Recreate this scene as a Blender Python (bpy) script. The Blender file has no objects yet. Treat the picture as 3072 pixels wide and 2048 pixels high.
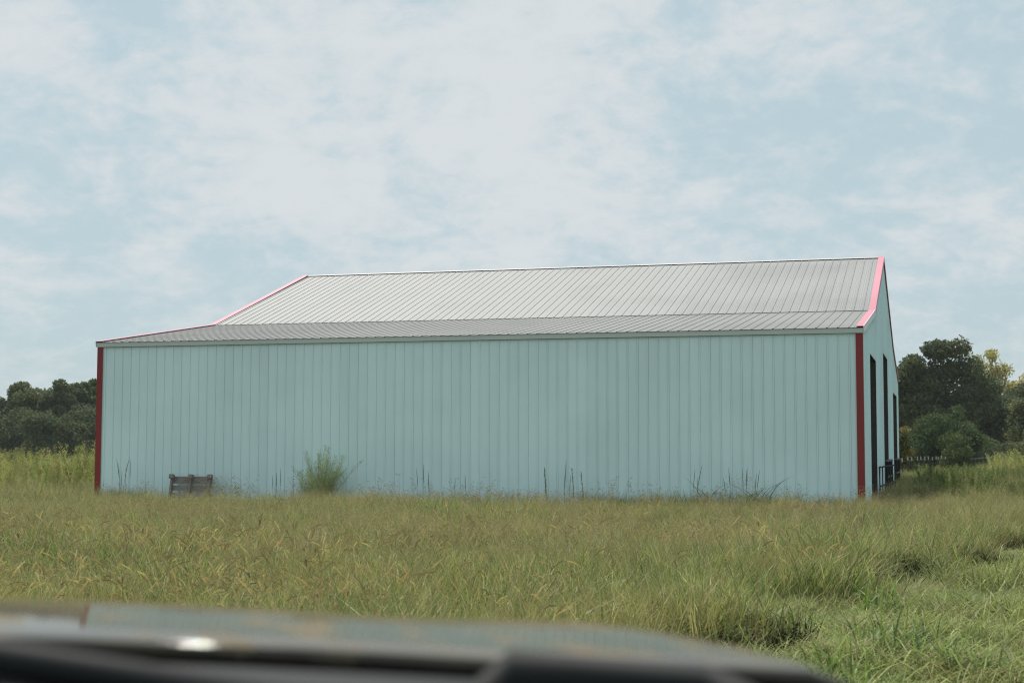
import bpy, math
import numpy as np
from mathutils import Vector, Matrix

R = math.radians
scene = bpy.context.scene
EYE = 1.42

# ------------------------------------------------------------------ camera
cam_d = bpy.data.cameras.new('camera')
cam = bpy.data.objects.new('camera', cam_d)
scene.collection.objects.link(cam)
scene.camera = cam
cam_d.sensor_fit = 'HORIZONTAL'
cam_d.sensor_width = 36.0
cam_d.lens = 4504.4 / 3072 * 36.0
cam_d.clip_start = 0.05
cam_d.clip_end = 5000
cam_d.dof.use_dof = True
cam_d.dof.focus_distance = 21.0
cam_d.dof.aperture_fstop = 4.6
cam_d.dof.aperture_blades = 0
cam.matrix_world = (Matrix.Translation((0, 0, EYE)) @ Matrix.Rotation(R(90 + 4.133), 4, 'X')
                    @ Matrix.Rotation(R(0.132), 4, 'Z'))

# ------------------------------------------------------------------ world, sun, exposure
SUN_EL, SUN_AZ = R(62), R(-19)          # azimuth from the camera's forward (+Y), negative = left
sun_dir = Vector((math.sin(SUN_AZ) * math.cos(SUN_EL), math.cos(SUN_AZ) * math.cos(SUN_EL), math.sin(SUN_EL)))
world = bpy.data.worlds.new('World')
scene.world = world
world.use_nodes = True
wt = world.node_tree
wt.nodes.clear()


def node(nt, typ, ins=None, **kw):
    n = nt.nodes.new(typ)
    for k, v in kw.items():
        setattr(n, k, v)
    for k, v in (ins or {}).items():
        s = n.inputs[k]
        if hasattr(v, 'bl_idname') and isinstance(v, bpy.types.NodeSocket):
            nt.links.new(v, s)
        else:
            s.default_value = v
    return n


def vm(nt, op, a, b=None):
    n = node(nt, 'ShaderNodeVectorMath', operation=op)
    for i, v in enumerate((a, b)):
        if v is None:
            continue
        if isinstance(v, bpy.types.NodeSocket):
            nt.links.new(v, n.inputs[i])
        else:
            n.inputs[i].default_value = v
    return n.outputs[0]


def mth(nt, op, a, b=None, clamp=False):
    n = node(nt, 'ShaderNodeMath', operation=op, use_clamp=clamp)
    for i, v in enumerate((a, b)):
        if v is None:
            continue
        if isinstance(v, bpy.types.NodeSocket):
            nt.links.new(v, n.inputs[i])
        else:
            n.inputs[i].default_value = v
    return n.outputs[0]


def ramp(nt, fac, lo, hi, to0=0.0, to1=1.0, smooth=True):
    n = node(nt, 'ShaderNodeMapRange', interpolation_type='SMOOTHSTEP' if smooth else 'LINEAR')
    nt.links.new(fac, n.inputs[0])
    n.inputs[1].default_value = lo
    n.inputs[2].default_value = hi
    n.inputs[3].default_value = to0
    n.inputs[4].default_value = to1
    return n.outputs[0]


def mixc(nt, fac, a, b, blend='MIX'):
    n = node(nt, 'ShaderNodeMix', data_type='RGBA', blend_type=blend)
    for s, v in ((n.inputs[0], fac), (n.inputs[6], a), (n.inputs[7], b)):
        if isinstance(v, bpy.types.NodeSocket):
            nt.links.new(v, s)
        elif isinstance(v, (int, float)):
            s.default_value = v
        else:
            s.default_value = (v[0], v[1], v[2], 1)
    return n.outputs[2]


def noise(nt, vec, scale, detail=4, rough=0.5, dist=0.0):
    n = node(nt, 'ShaderNodeTexNoise')
    if vec is not None:
        nt.links.new(vec, n.inputs['Vector'])
    n.inputs['Scale'].default_value = scale
    n.inputs['Detail'].default_value = detail
    n.inputs['Roughness'].default_value = rough
    n.inputs['Distortion'].default_value = dist
    return n.outputs['Fac']


WS = 0.1
sky = node(wt, 'ShaderNodeTexSky', sky_type='NISHITA', sun_disc=False)
sky.sun_elevation = SUN_EL
sky.sun_rotation = SUN_AZ
sky.air_density = 1.0
sky.dust_density = 2.0
sky.ozone_density = 2.0
tc = node(wt, 'ShaderNodeTexCoord')
sx = node(wt, 'ShaderNodeSeparateXYZ', {0: tc.outputs['Generated']})
zc = mth(wt, 'ADD', mth(wt, 'MAXIMUM', sx.outputs[2], 0.0), 0.42)
cv = node(wt, 'ShaderNodeCombineXYZ', {0: mth(wt, 'DIVIDE', sx.outputs[0], zc), 1: mth(wt, 'DIVIDE', sx.outputs[1], zc)}).outputs[0]
cv = vm(wt, 'ADD', cv, (0.47, 7.7, 0.0))
big = noise(wt, cv, 1.5, 3, 0.5, 0.3)
mid = noise(wt, cv, 7.0, 6, 0.62, 0.4)
fine = noise(wt, cv, 30.0, 4, 0.6, 0.3)
dens = mth(wt, 'ADD', mth(wt, 'MULTIPLY', big, 0.80), mth(wt, 'ADD', mth(wt, 'MULTIPLY', mid, 0.82), mth(wt, 'MULTIPLY', fine, 0.38)))
cmask = mth(wt, 'MULTIPLY', ramp(wt, dens, 0.82, 1.16, 0.05, 1.0), ramp(wt, sx.outputs[2], 0.0, 0.13, 0.55, 1.0))
skyc = mixc(wt, 0.85, sky.outputs[0], (4.95, 6.35, 6.85))    # high thin milky haze over the blue
skyc = mixc(wt, cmask, skyc, (6.85, 7.3, 7.55))
bg = node(wt, 'ShaderNodeBackground', {'Color': skyc, 'Strength': WS})
wo = node(wt, 'ShaderNodeOutputWorld', {'Surface': bg.outputs[0]})

sun_d = bpy.data.lights.new('sun', 'SUN')
sun_d.energy = 5.0
sun_d.angle = R(0.55)
sun_d.color = (1.0, 0.95, 0.86)
sun = bpy.data.objects.new('sun', sun_d)
scene.collection.objects.link(sun)
sun.rotation_euler = sun_dir.to_track_quat('Z', 'Y').to_euler()
sun.location = (-30, 60, 90)

scene.view_settings.view_transform = 'Standard'
scene.view_settings.look = 'None'
scene.view_settings.exposure = 0.0
scene.view_settings.gamma = 1.0
scene.view_settings.use_curve_mapping = False
scene.cycles.max_bounces = 6
scene.cycles.transparent_max_bounces = 6
scene.cycles.sample_clamp_indirect = 6.0
scene.cycles.use_denoising = True
scene.cycles.denoising_prefilter = 'NONE'
scene.cycles.filter_width = 1.15
scene.cycles.volume_bounces = 1

# ------------------------------------------------------------------ helpers
COL = scene.collection


def new_mesh(name, verts, faces, cols=None, uvs=None, smooth=False):
    me = bpy.data.meshes.new(name)
    me.from_pydata([tuple(v) for v in verts], [], [tuple(f) for f in faces])
    if cols is not None:
        a = me.color_attributes.new('Col', 'FLOAT_COLOR', 'POINT')
        c = np.ones((len(verts), 4), np.float32)
        c[:, :3] = np.asarray(cols, np.float32)
        a.data.foreach_set('color', c.ravel())
    if smooth:
        me.polygons.foreach_set('use_smooth', [True] * len(me.polygons))
    me.update()
    return me


def obj(name, me, mat=None, parent=None, loc=None, rot=None):
    o = bpy.data.objects.new(name, me)
    COL.objects.link(o)
    if mat is not None and len(me.materials) == 0:
        me.materials.append(mat)
    if parent is not None:
        o.parent = parent
    if loc is not None:
        o.location = loc
    if rot is not None:
        o.rotation_euler = rot
    return o


def empty(name, loc, rz=0.0):
    o = bpy.data.objects.new(name, None)
    COL.objects.link(o)
    o.location = loc
    o.rotation_euler = (0, 0, rz)
    o.empty_display_size = 0.3
    return o


def tag(o, label=None, cat=None, group=None, kind=None):
    if label:
        o['label'] = label
    if cat:
        o['category'] = cat
    if group:
        o['group'] = group
    if kind:
        o['kind'] = kind
    return o


class MB:
    """collects boxes / tubes / strips into one mesh"""
    def __init__(self):
        self.v = []
        self.f = []
        self.c = []

    def quad(self, a, b, c, d):
        n = len(self.v)
        self.v += [a, b, c, d]
        self.f.append((n, n + 1, n + 2, n + 3))

    def box(self, x0, x1, y0, y1, z0, z1, M=None):
        n = len(self.v)
        pts = [(x0, y0, z0), (x1, y0, z0), (x1, y1, z0), (x0, y1, z0), (x0, y0, z1), (x1, y0, z1), (x1, y1, z1), (x0, y1, z1)]
        if M is not None:
            pts = [tuple(M @ Vector(p)) for p in pts]
        self.v += pts
        self.f += [tuple(n + i for i in q) for q in ((3, 2, 1, 0), (4, 5, 6, 7), (0, 1, 5, 4), (1, 2, 6, 5), (2, 3, 7, 6), (3, 0, 4, 7))]
        return self

    def prism(self, poly, y0, y1, axis='y'):
        """poly in (x,z) extruded along y"""
        n = len(self.v)
        k = len(poly)
        self.v += [(p[0], y0, p[1]) for p in poly] + [(p[0], y1, p[1]) for p in poly]
        self.f.append(tuple(range(n, n + k)))
        self.f.append(tuple(range(n + 2 * k - 1, n + k - 1, -1)))
        for i in range(k):
            j = (i + 1) % k
            self.f.append((n + i, n + k + i, n + k + j, n + j))
        return self

    def tube(self, pts, rad, seg=6):
        pts = [Vector(p) for p in pts]
        if not hasattr(rad, '__len__'):
            rad = [rad] * len(pts)
        rings = []
        for i, p in enumerate(pts):
            t = (pts[min(i + 1, len(pts) - 1)] - pts[max(i - 1, 0)]).normalized()
            up = Vector((0, 0, 1)) if abs(t.z) < 0.9 else Vector((1, 0, 0))
            a = t.cross(up).normalized()
            b = t.cross(a)
            n = len(self.v)
            self.v += [tuple(p + (a * math.cos(2 * math.pi * k / seg) + b * math.sin(2 * math.pi * k / seg)) * rad[i]) for k in range(seg)]
            rings.append(n)
        for r0, r1 in zip(rings, rings[1:]):
            for k in range(seg):
                self.f.append((r0 + k, r0 + (k + 1) % seg, r1 + (k + 1) % seg, r1 + k))
        self.f.append(tuple(rings[0] + k for k in range(seg)))
        self.f.append(tuple(rings[-1] + seg - 1 - k for k in range(seg)))
        return self

    def build(self, name, mat, parent=None, smooth=False, **kw):
        return obj(name, new_mesh(name, self.v, self.f, smooth=smooth), mat, parent, **kw)


# ------------------------------------------------------------------ materials
def material(name):
    m = bpy.data.materials.new(name)
    m.use_nodes = True
    nt = m.node_tree
    nt.nodes.clear()
    out = node(nt, 'ShaderNodeOutputMaterial')
    return m, nt, out


def worldpos(nt):
    return node(nt, 'ShaderNodeNewGeometry').outputs['Position']


def principled(nt, out, **ins):
    p = node(nt, 'ShaderNodeBsdfPrincipled')
    for k, v in ins.items():
        s = p.inputs[k.replace('_', ' ')]
        if isinstance(v, bpy.types.NodeSocket):
            nt.links.new(v, s)
        elif isinstance(v, (tuple, list)):
            s.default_value = (*v, 1)
        else:
            s.default_value = v
    nt.links.new(p.outputs[0], out.inputs[0])
    return p


def painted_metal(name, col, rough=0.45, var=0.06, streak=0.10, metallic=0.0, spec=0.4, dirt=(0.3, 0.27, 0.2), coord='obj'):
    m, nt, out = material(name)
    pos = worldpos(nt)
    oi = node(nt, 'ShaderNodeObjectInfo')
    n1 = noise(nt, pos, 0.35, 4, 0.55)
    st = vm(nt, 'MULTIPLY', pos, (9.0, 9.0, 0.5))
    n2 = noise(nt, st, 1.0, 4, 0.6)
    v = mth(nt, 'ADD', ramp(nt, n1, 0.3, 0.7, 1 - var, 1 + var), mth(nt, 'MULTIPLY', mth(nt, 'SUBTRACT', oi.outputs['Random'], 0.5), 0.05))
    c = mixc(nt, 1.0, col, node(nt, 'ShaderNodeCombineXYZ', {0: v, 1: v, 2: v}).outputs[0], 'MULTIPLY')
    c = mixc(nt, ramp(nt, n2, 0.52, 0.8, 0, streak), c, dirt)
    principled(nt, out, Base_Color=c, Roughness=ramp(nt, n1, 0.3, 0.7, rough - 0.06, rough + 0.08), Metallic=metallic, Specular_IOR_Level=spec)
    return m


def plain(name, col, rough=0.6, metallic=0.0, spec=0.4, var=0.15, scale=8.0):
    m, nt, out = material(name)
    pos = worldpos(nt)
    n1 = noise(nt, pos, scale, 5, 0.6)
    v = ramp(nt, n1, 0.25, 0.75, 1 - var, 1 + var)
    c = mixc(nt, 1.0, col, node(nt, 'ShaderNodeCombineXYZ', {0: v, 1: v, 2: v}).outputs[0], 'MULTIPLY')
    principled(nt, out, Base_Color=c, Roughness=rough, Metallic=metallic, Specular_IOR_Level=spec)
    return m


def weathered_wood(name, ca, cb, stretch=(3, 3, 40)):
    m, nt, out = material(name)
    tcn = node(nt, 'ShaderNodeTexCoord')
    v = vm(nt, 'MULTIPLY', tcn.outputs['Object'], stretch)
    n1 = noise(nt, v, 2.0, 6, 0.7, 0.4)
    n2 = noise(nt, tcn.outputs['Object'], 5.0, 3, 0.5)
    c = mixc(nt, ramp(nt, n1, 0.3, 0.7), ca, cb)
    c = mixc(nt, ramp(nt, n2, 0.5, 0.75, 0, 0.5), c, (0.05, 0.04, 0.035))
    principled(nt, out, Base_Color=c, Roughness=0.85, Specular_IOR_Level=0.2)
    return m


def leaf_mat(name, trans=0.35, rough=0.5, spec=0.25, hue_var=0.25, dry=None, dry_amt=0.0, dry_scale=0.22, gain=1.0):
    """vertex colour albedo, per-instance variation, world-space patches of drier growth"""
    m, nt, out = material(name)
    at = node(nt, 'ShaderNodeAttribute', attribute_name='Col')
    oi = node(nt, 'ShaderNodeObjectInfo')
    c = at.outputs['Color']
    v = mth(nt, 'ADD', mth(nt, 'MULTIPLY', oi.outputs['Random'], hue_var), gain - hue_var * 0.5)
    c = mixc(nt, 1.0, c, node(nt, 'ShaderNodeCombineXYZ', {0: v, 1: v, 2: v}).outputs[0], 'MULTIPLY')
    if dry:
        n1 = noise(nt, worldpos(nt), dry_scale, 4, 0.6)
        c = mixc(nt, ramp(nt, n1, 0.40, 0.60, 0.0, dry_amt), c, dry)
    p = node(nt, 'ShaderNodeBsdfPrincipled', {'Base Color': c, 'Roughness': rough, 'Specular IOR Level': spec})
    t = node(nt, 'ShaderNodeBsdfTranslucent', {'Color': c})
    mx = node(nt, 'ShaderNodeMixShader', {0: trans, 1: p.outputs[0], 2: t.outputs[0]})
    nt.links.new(mx.outputs[0], out.inputs[0])
    return m


WALL_COL = (0.675, 0.865, 0.87)
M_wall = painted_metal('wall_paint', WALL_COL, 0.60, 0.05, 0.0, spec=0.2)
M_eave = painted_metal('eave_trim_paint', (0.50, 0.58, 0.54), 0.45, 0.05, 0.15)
M_red = painted_metal('red_trim_paint', (0.235, 0.022, 0.020), 0.5, 0.12, 0.1, dirt=(0.3, 0.12, 0.1))
M_pink = painted_metal('faded_red_trim', (0.50, 0.175, 0.235), 0.5, 0.06, 0.06, dirt=(0.7, 0.5, 0.52))
M_white = painted_metal('white_flange', (0.62, 0.66, 0.68), 0.5, 0.1, 0.3)
M_roof = painted_metal('bare_roof_metal', (0.195, 0.203, 0.207), 0.55, 0.10, 0.45, metallic=0.2, spec=0.3, dirt=(0.19, 0.185, 0.17))
M_roof_dim = painted_metal('dimmed_roof_metal', (0.185, 0.19, 0.19), 0.6, 0.12, 0.4, metallic=0.15, spec=0.25, dirt=(0.20, 0.19, 0.175))  # lower slope: dimmer grazing-angle reflection put into the base colour
M_cap = painted_metal('ridge_cap_metal', (0.40, 0.405, 0.41), 0.5, 0.04, 0.1, metallic=0.2)
M_dark = plain('dark_interior', (0.06, 0.055, 0.05), 0.9)
M_dirtfloor = plain('dirt_floor', (0.13, 0.10, 0.075), 0.95)
M_wood = weathered_wood('pallet_wood', (0.17, 0.145, 0.125), (0.31, 0.28, 0.25), (3, 40, 40))
M_wood_grey = weathered_wood('pallet_wood_grey', (0.24, 0.225, 0.20), (0.38, 0.355, 0.32), (3, 40, 40))
M_steel = plain('gate_steel', (0.045, 0.045, 0.045), 0.9, 0.0, spec=0.05)
M_bin = plain('dark_panel', (0.02, 0.022, 0.022), 1.0, spec=0.0)
M_rim = plain('pale_rail', (0.16, 0.16, 0.155), 0.9, 0.0, spec=0.05)
M_post = plain('post_green', (0.05, 0.046, 0.036), 0.9, spec=0.1)
M_posttip = plain('post_white_tip', (0.34, 0.33, 0.31), 0.9, spec=0.1)
M_wire = plain('fence_wire', (0.12, 0.12, 0.12), 0.6, 0.2)
M_bark = plain('bark', (0.09, 0.075, 0.06), 0.9, var=0.35, scale=3)

# ------------------------------------------------------------------ ground
TH = R(16.05)
BL = 80 * 0.2286
BR = Vector((7.4235, 31.7828))
U = Vector((math.cos(TH), -math.sin(TH)))
V = Vector((math.sin(TH), math.cos(TH)))
HE, HB, HR = 4.04, 4.918, 7.056
VB, VR, VB2, VF = 5.89, 12.37, 19.9, 25.25


def barn_pt(u, v):
    p = BR + U * u + V * v
    return p.x, p.y


def barn_uv(x, y):
    d0, d1 = x - BR.x, y - BR.y
    return d0 * U.x + d1 * U.y, d0 * V.x + d1 * V.y


# wheel track: flattened strip right of the line through TP along TD
TP = np.array((1.75, 11.55))
TD = np.array((5.65, 10.7))
TD = TD / np.linalg.norm(TD)
TN = np.array((TD[1], -TD[0]))


def track_s(x, y):
    """signed distance to the right of the edge of the flattened strip, with an uneven edge"""
    a = (x - TP[0]) * TD[0] + (y - TP[1]) * TD[1]
    s = (x - TP[0]) * TN[0] + (y - TP[1]) * TN[1]
    return s + 0.34 * np.sin(a * 1.55 + 0.6) + 0.22 * np.sin(a * 3.7 + 2.0)


m, nt, out = material('field_soil')
pos = worldpos(nt)
n1 = noise(nt, pos, 0.06, 5, 0.6)
n2 = noise(nt, pos, 1.8, 6, 0.7)
n3 = noise(nt, pos, 0.9, 4, 0.6)
near = mixc(nt, ramp(nt, n2, 0.3, 0.7), (0.030, 0.026, 0.014), (0.075, 0.062, 0.032))
past = mixc(nt, ramp(nt, n1, 0.35, 0.65), (0.085, 0.115, 0.03), (0.15, 0.145, 0.055))
past = mixc(nt, ramp(nt, n3, 0.45, 0.7, 0, 0.4), past, (0.06, 0.08, 0.025))
ys = node(nt, 'ShaderNodeSeparateXYZ', {0: pos}).outputs[1]
gc = mixc(nt, ramp(nt, ys, 45, 62), near, past)
bmp = node(nt, 'ShaderNodeBump', {'Strength': 0.6, 'Distance': 0.05, 'Height': n2})
principled(nt, out, Base_Color=gc, Roughness=0.95, Specular_IOR_Level=0.1, Normal=bmp.outputs[0])
M_soil = m
gv, gf = [], []
N = 60
gx = np.concatenate([np.linspace(-900, -60, 8), np.linspace(-50, 60, 56), np.linspace(70, 900, 8)])
gy = np.concatenate([np.linspace(-300, -8, 5), np.linspace(-4, 80, 60), np.linspace(90, 2500, 14)])
rg = np.random.default_rng(5)
for j, yy in enumerate(gy):
    for i, xx in enumerate(gx):
        z = 0.03 * math.sin(xx * 0.6 + 1) * math.sin(yy * 0.5) + rg.uniform(-0.015, 0.015) - 0.03
        gv.append((xx, yy, z))
for j in range(len(gy) - 1):
    for i in range(len(gx) - 1):
        a = j * len(gx) + i
        gf.append((a, a + 1, a + 1 + len(gx), a + len(gx)))
ground = obj('ground', new_mesh('ground', gv, gf, smooth=True), M_soil)
tag(ground, kind='structure')

# ------------------------------------------------------------------ barn
barn = empty('metal_barn', (BR.x, BR.y, 0), -TH)
tag(barn, 'long pale metal barn with two-pitch roof and red corner trim', 'barn')
RIB = 0.2286


def panel_profile(g=0.007):
    h, k = (0.019 if g > 0 else 0.0125), 0.0015
    return [(0.0, 0.0), (0.060, 0.0), (0.068, k), (0.076, k), (0.084, 0.0), (0.110, 0.0), (0.118, k), (0.126, k), (0.134, 0.0),
            (0.1735, 0.0), (0.175, -g), (0.178, -g), (0.184, h), (0.204, h), (0.210, -g), (0.213, -g), (0.2145, 0.0), (RIB, 0.0)]


def strip_mesh(name, origin_dir, length, normal, mat, g=0.007):
    """strip with profile along local x, height along normal, swept along origin_dir*length; all in barn axes"""
    d = Vector(origin_dir) * length
    nrm = Vector(normal)
    pr = panel_profile(g)
    vs = []
    for p in pr:
        b = Vector((p[0], 0, 0)) + nrm * p[1]
        vs += [tuple(b), tuple(b + d)]
    fs = [(2 * i, 2 * i + 2, 2 * i + 3, 2 * i + 1) for i in range(len(pr) - 1)]
    me = new_mesh(name, vs, fs)
    me.materials.append(mat)
    return me


# front wall: liner sheet, then one ribbed strip per rib
fw = MB().box(-BL + 0.02, -0.02, 0.05, 0.09, 0, HE - 0.02).build('front_wall', M_wall, barn)
sm = strip_mesh('wall_panel', (0, 0, 1), HE - 0.13, (0, -1, 0), M_wall)
for i in range(80):
    o = obj('wall_panel', sm, None, fw)
    o.location = (-BL + i * RIB, 0.0 + 0.0005 * (i % 2), 0.0)

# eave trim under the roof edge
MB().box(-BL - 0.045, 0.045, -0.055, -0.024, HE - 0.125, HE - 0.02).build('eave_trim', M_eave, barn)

# roof decks (near and far slopes)
roof = MB()
prof = [(-0.02, HE - 0.03), (VB, HB - 0.03), (VR, HR - 0.03), (VB2, HB - 0.03), (VF, HE - 0.03)]
for (v0, z0), (v1, z1) in zip(prof, prof[1:]):
    n = len(roof.v)
    for (uu, vv, zz) in ((-BL, v0, z0), (0, v0, z0), (0, v1, z1), (-BL, v1, z1)):
        roof.v.append((uu, vv, zz))
        roof.v.append((uu, vv, zz - 0.06))
    roof.f += [(n, n + 2, n + 4, n + 6), (n + 1, n + 7, n + 5, n + 3), (n, n + 1, n + 3, n + 2), (n + 2, n + 3, n + 5, n + 4), (n + 4, n + 5, n + 7, n + 6), (n + 6, n + 7, n + 1, n)]
roof = roof.build('roof', M_dark, barn)


def slope(v0, z0, v1, z1):
    d = Vector((0, v1 - v0, z1 - z0))
    L = d.length
    d.normalize()
    return d, L, Vector((0, -d.z, d.y))


for (va, za, vb, zb, ov0, lift) in ((-0.075, HE - 0.012, VB + 0.02, HB + 0.003, 0, 0.0), (VB - 0.02, HB + 0.012, VR, HR, 0, 0.0)):
    d, L, nrm = slope(va, za, vb, zb)
    rm = strip_mesh('roof_panel', d, L, nrm, M_roof_dim if va < 0 else M_roof, 0.0)
    for i in range(80):
        o = obj('roof_panel', rm, None, roof)
        o.location = (-BL + i * RIB, va, za + 0.0006 * (i % 2))
far = MB()
far.quad((-BL, VR, HR), (0, VR, HR), (0, VB2, HB), (-BL, VB2, HB))
far.quad((-BL, VB2, HB), (0, VB2, HB), (0, VF + 0.1, HE), (-BL, VF + 0.1, HE))
far.build('far_roof_sheet', M_roof, barn)
# ridge cap
cap = MB()
for s0 in range(6):
    a, b = -BL - 0.03 + s0 * (BL + 0.06) / 6, -BL - 0.03 + (s0 + 1) * (BL + 0.06) / 6 + 0.02
    dz = 0.0015 * (s0 % 2)
    cap.prism([(a, 0), (b, 0), (b, 0.01), (a, 0.01)], 0, 0.001)
    cap.v = cap.v[:-8]; cap.f = cap.f[:-6]
    n = len(cap.v)
    for uu in (a, b):
        cap.v += [(uu, VR - 0.13, HR - 0.012 + dz), (uu, VR, HR + 0.026 + dz), (uu, VR + 0.13, HR - 0.012 + dz), (uu, VR, HR + 0.016 + dz)]
    cap.f += [(n, n + 4, n + 5, n + 1), (n + 1, n + 5, n + 6, n + 2), (n + 3, n + 7, n + 4, n), (n + 2, n + 6, n + 7, n + 3), (n, n + 1, n + 2, n + 3), (n + 4, n + 7, n + 6, n + 5)]
cap.build('ridge_cap', M_cap, barn)

# gable walls
def roof_h(v):
    xs = [0, VB, VR, VB2, VF]
    zs = [HE, HB, HR, HB, HE]
    return float(np.interp(v, xs, zs)) - 0.05


OPEN = [(3.2, 6.75, 3.70), (11.1, 14.9, 4.22), (19.2, 23.7, 3.39)]


def gable(name, u0, nx, openings):
    mb = MB()
    vs = [0.0]
    pr = panel_profile()
    k = 0
    cuts = sorted(set([0.0, VF] + [o for t in openings for o in t[:2]]))
    # ribbed sections between cut lines; above an opening the sheet starts at its head
    for c0, c1 in zip(cuts, cuts[1:]):
        bottom = 0.0
        for (a, b, h) in openings:
            if abs(a - c0) < 1e-6 and abs(b - c1) < 1e-6:
                bottom = h
        n_r = max(1, int(round((c1 - c0) / RIB)))
        w = (c1 - c0) / n_r
        for i in range(n_r):
            pts = [(c0 + i * w + p[0] / RIB * w, p[1] * nx) for p in pr]
            n = len(mb.v)
            for (vv, off) in pts:
                mb.v.append((u0 + off, vv, bottom))
                mb.v.append((u0 + off, vv, roof_h(vv)))
            for j in range(len(pts) - 1):
                mb.f.append((n + 2 * j, n + 2 * j + 2, n + 2 * j + 3, n + 2 * j + 1))
    return mb.build(name, M_wall, barn)


gw = gable('end_wall', 0.0, 1, OPEN)
gable('end_wall', -BL, -1, [])
MB().box(-BL + 0.02, -0.02, VF - 0.05, VF, 0, HE - 0.04).build('rear_wall', M_wall, barn)
MB().box(-BL + 0.1, -0.1, 0.12, VF - 0.1, -0.02, 0.03).build('barn_floor', M_dirtfloor, barn)
# dark lining behind the right end wall (framing side), following the openings
for (a, b, h) in OPEN:
    t = MB()
    t.box(-0.16, -0.004, a - 0.10, a - 0.002, 0, h + 0.10)
    t.box(-0.16, -0.004, b + 0.002, b + 0.10, 0, h + 0.10)
    t.box(-0.16, -0.004, a - 0.002, b + 0.002, h + 0.004, h + 0.10)
    t.build('door_frame', M_dark, barn)

# corner trim
for (uu, sx_) in ((-BL, -1), (0.0, 1)):
    t = MB()
    w = 0.125
    x0, x1 = (uu - 0.026, uu + w) if sx_ < 0 else (uu - w, uu + 0.026)
    t.box(x0, x1, -0.034, -0.022, 0, HE - 0.128)
    xo = uu + 0.026 * sx_
    t.box(min(xo, xo - 0.012 * sx_), max(xo, xo - 0.012 * sx_), -0.0215, 0.10, 0, HE - 0.12)
    t.build('corner_trim', M_red, barn)

# rake trims: faded red top face, pale side flange
for (uu, s) in ((-BL, -1), (0.0, 1)):
    for (v0, z0, v1, z1) in ((-0.085, HE - 0.008, VB, HB + 0.008), (VB, HB + 0.008, VR - 0.02, HR + 0.01)):
        d, L, nrm = slope(v0, z0, v1, z1)
        t = MB()
        xa, xb = uu - s * 0.115, uu + s * 0.04
        lo, hi = min(xa, xb), max(xa, xb)
        off = nrm * 0.0215
        p0 = Vector((0, v0, z0)) + off
        p1 = Vector((0, v1, z1)) + off
        th = nrm * 0.006
        n = len(t.v)
        for xx in (lo, hi):
            for p in (p0, p1, p1 + th, p0 + th):
                t.v.append((xx, p.y, p.z))
        t.f += [(n, n + 1, n + 2, n + 3), (n + 4, n + 7, n + 6, n + 5), (n + 3, n + 2, n + 6, n + 7), (n, n + 4, n + 5, n + 1), (n, n + 3, n + 7, n + 4), (n + 1, n + 5, n + 6, n + 2)]
        tr = t.build('rake_trim', M_pink, barn)
        f = MB()
        dn = -nrm * 0.15
        xf0, xf1 = xb + 0.0 * s, xb + 0.012 * s
        segs = max(2, int(L / 0.6))
        lo, hi = min(xf0, xf1), max(xf0, xf1)
        for q in range(segs):      # flange in lapped lengths with slightly uneven lower edges
            a = p0.lerp(p1, q / segs)
            b = p0.lerp(p1, (q + 1) / segs)
            jit = (((q * 37) % 11) / 11 - 0.5) * 0.035
            lowa, lowb = a + dn * (1 + jit * 4), b + dn * (1 + jit * 3)
            n = len(f.v)
            for xx in (lo, hi):
                for p in (a + th, b + th, lowb, lowa):
                    f.v.append((xx, p.y, p.z))
            f.f += [(n, n + 1, n + 2, n + 3), (n + 4, n + 7, n + 6, n + 5), (n, n + 4, n + 5, n + 1), (n + 3, n + 2, n + 6, n + 7), (n, n + 3, n + 7, n + 4), (n + 1, n + 5, n + 6, n + 2)]
        f.build('trim_flange', M_white if v0 < 0 else M_pink, tr)
# far rake edges (dark underside seen against the sky)
for (uu, s) in ((-BL, -1), (0.0, 1)):
    t = MB()
    for (v0, z0, v1, z1) in ((VR, HR + 0.02, VB2, HB + 0.02), (VB2, HB + 0.02, VF + 0.1, HE)):
        n = len(t.v)
        for xx in (uu, uu + s * 0.05):
            for (vv, zz) in ((v0, z0), (v1, z1), (v1, z1 - 0.14), (v0, z0 - 0.14)):
                t.v.append((xx, vv, zz))
        t.f += [(n, n + 1, n + 2, n + 3), (n + 4, n + 7, n + 6, n + 5), (n, n + 4, n + 5, n + 1), (n + 3, n + 2, n + 6, n + 7), (n, n + 3, n + 7, n + 4), (n + 1, n + 5, n + 6, n + 2)]
    t.build('far_rake_trim', M_red, barn)
# interior posts
for (uu, vv) in ((-4.5, VB), (-4.5, VB2), (-9.1, VB), (-9.1, VB2), (-13.7, VB), (-13.7, VB2)):
    MB().box(uu - 0.08, uu + 0.08, vv - 0.08, vv + 0.08, 0.03, HB - 0.1).build('interior_post', M_dark, barn)

# ------------------------------------------------------------------ pallet leaning on the wall
px, py = barn_pt(-15.58, -0.42)
pal = empty('wooden_pallet', (px, py, -0.05), -TH)
tag(pal, 'weathered wooden pallet standing on edge against the pale wall', 'pallet')
lean = Matrix.Rotation(R(-14), 4, 'X')
for k, (xx, w) in enumerate(((-0.51, 0.045), (0.0, 0.045), (0.50, 0.045))):
    MB().box(xx - w / 2, xx + w / 2, -0.055, 0.045, 0.0, 0.86, lean).build('stringer', M_wood, pal)
rgp = np.random.default_rng(3)
for k, (z0, hgt, mm) in enumerate(((0.02, 0.10, M_wood_grey), (0.18, 0.095, M_wood_grey), (0.335, 0.125, M_wood_grey), (0.525, 0.115, M_wood), (0.70, 0.165, M_wood))):
    a = rgp.uniform(-0.012, 0.012)
    M = lean @ Matrix.Rotation(a, 4, 'Y')
    MB().box(-0.535, 0.525, 0.046, 0.064, z0, z0 + hgt, M).build('deck_board', mm, pal)
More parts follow.
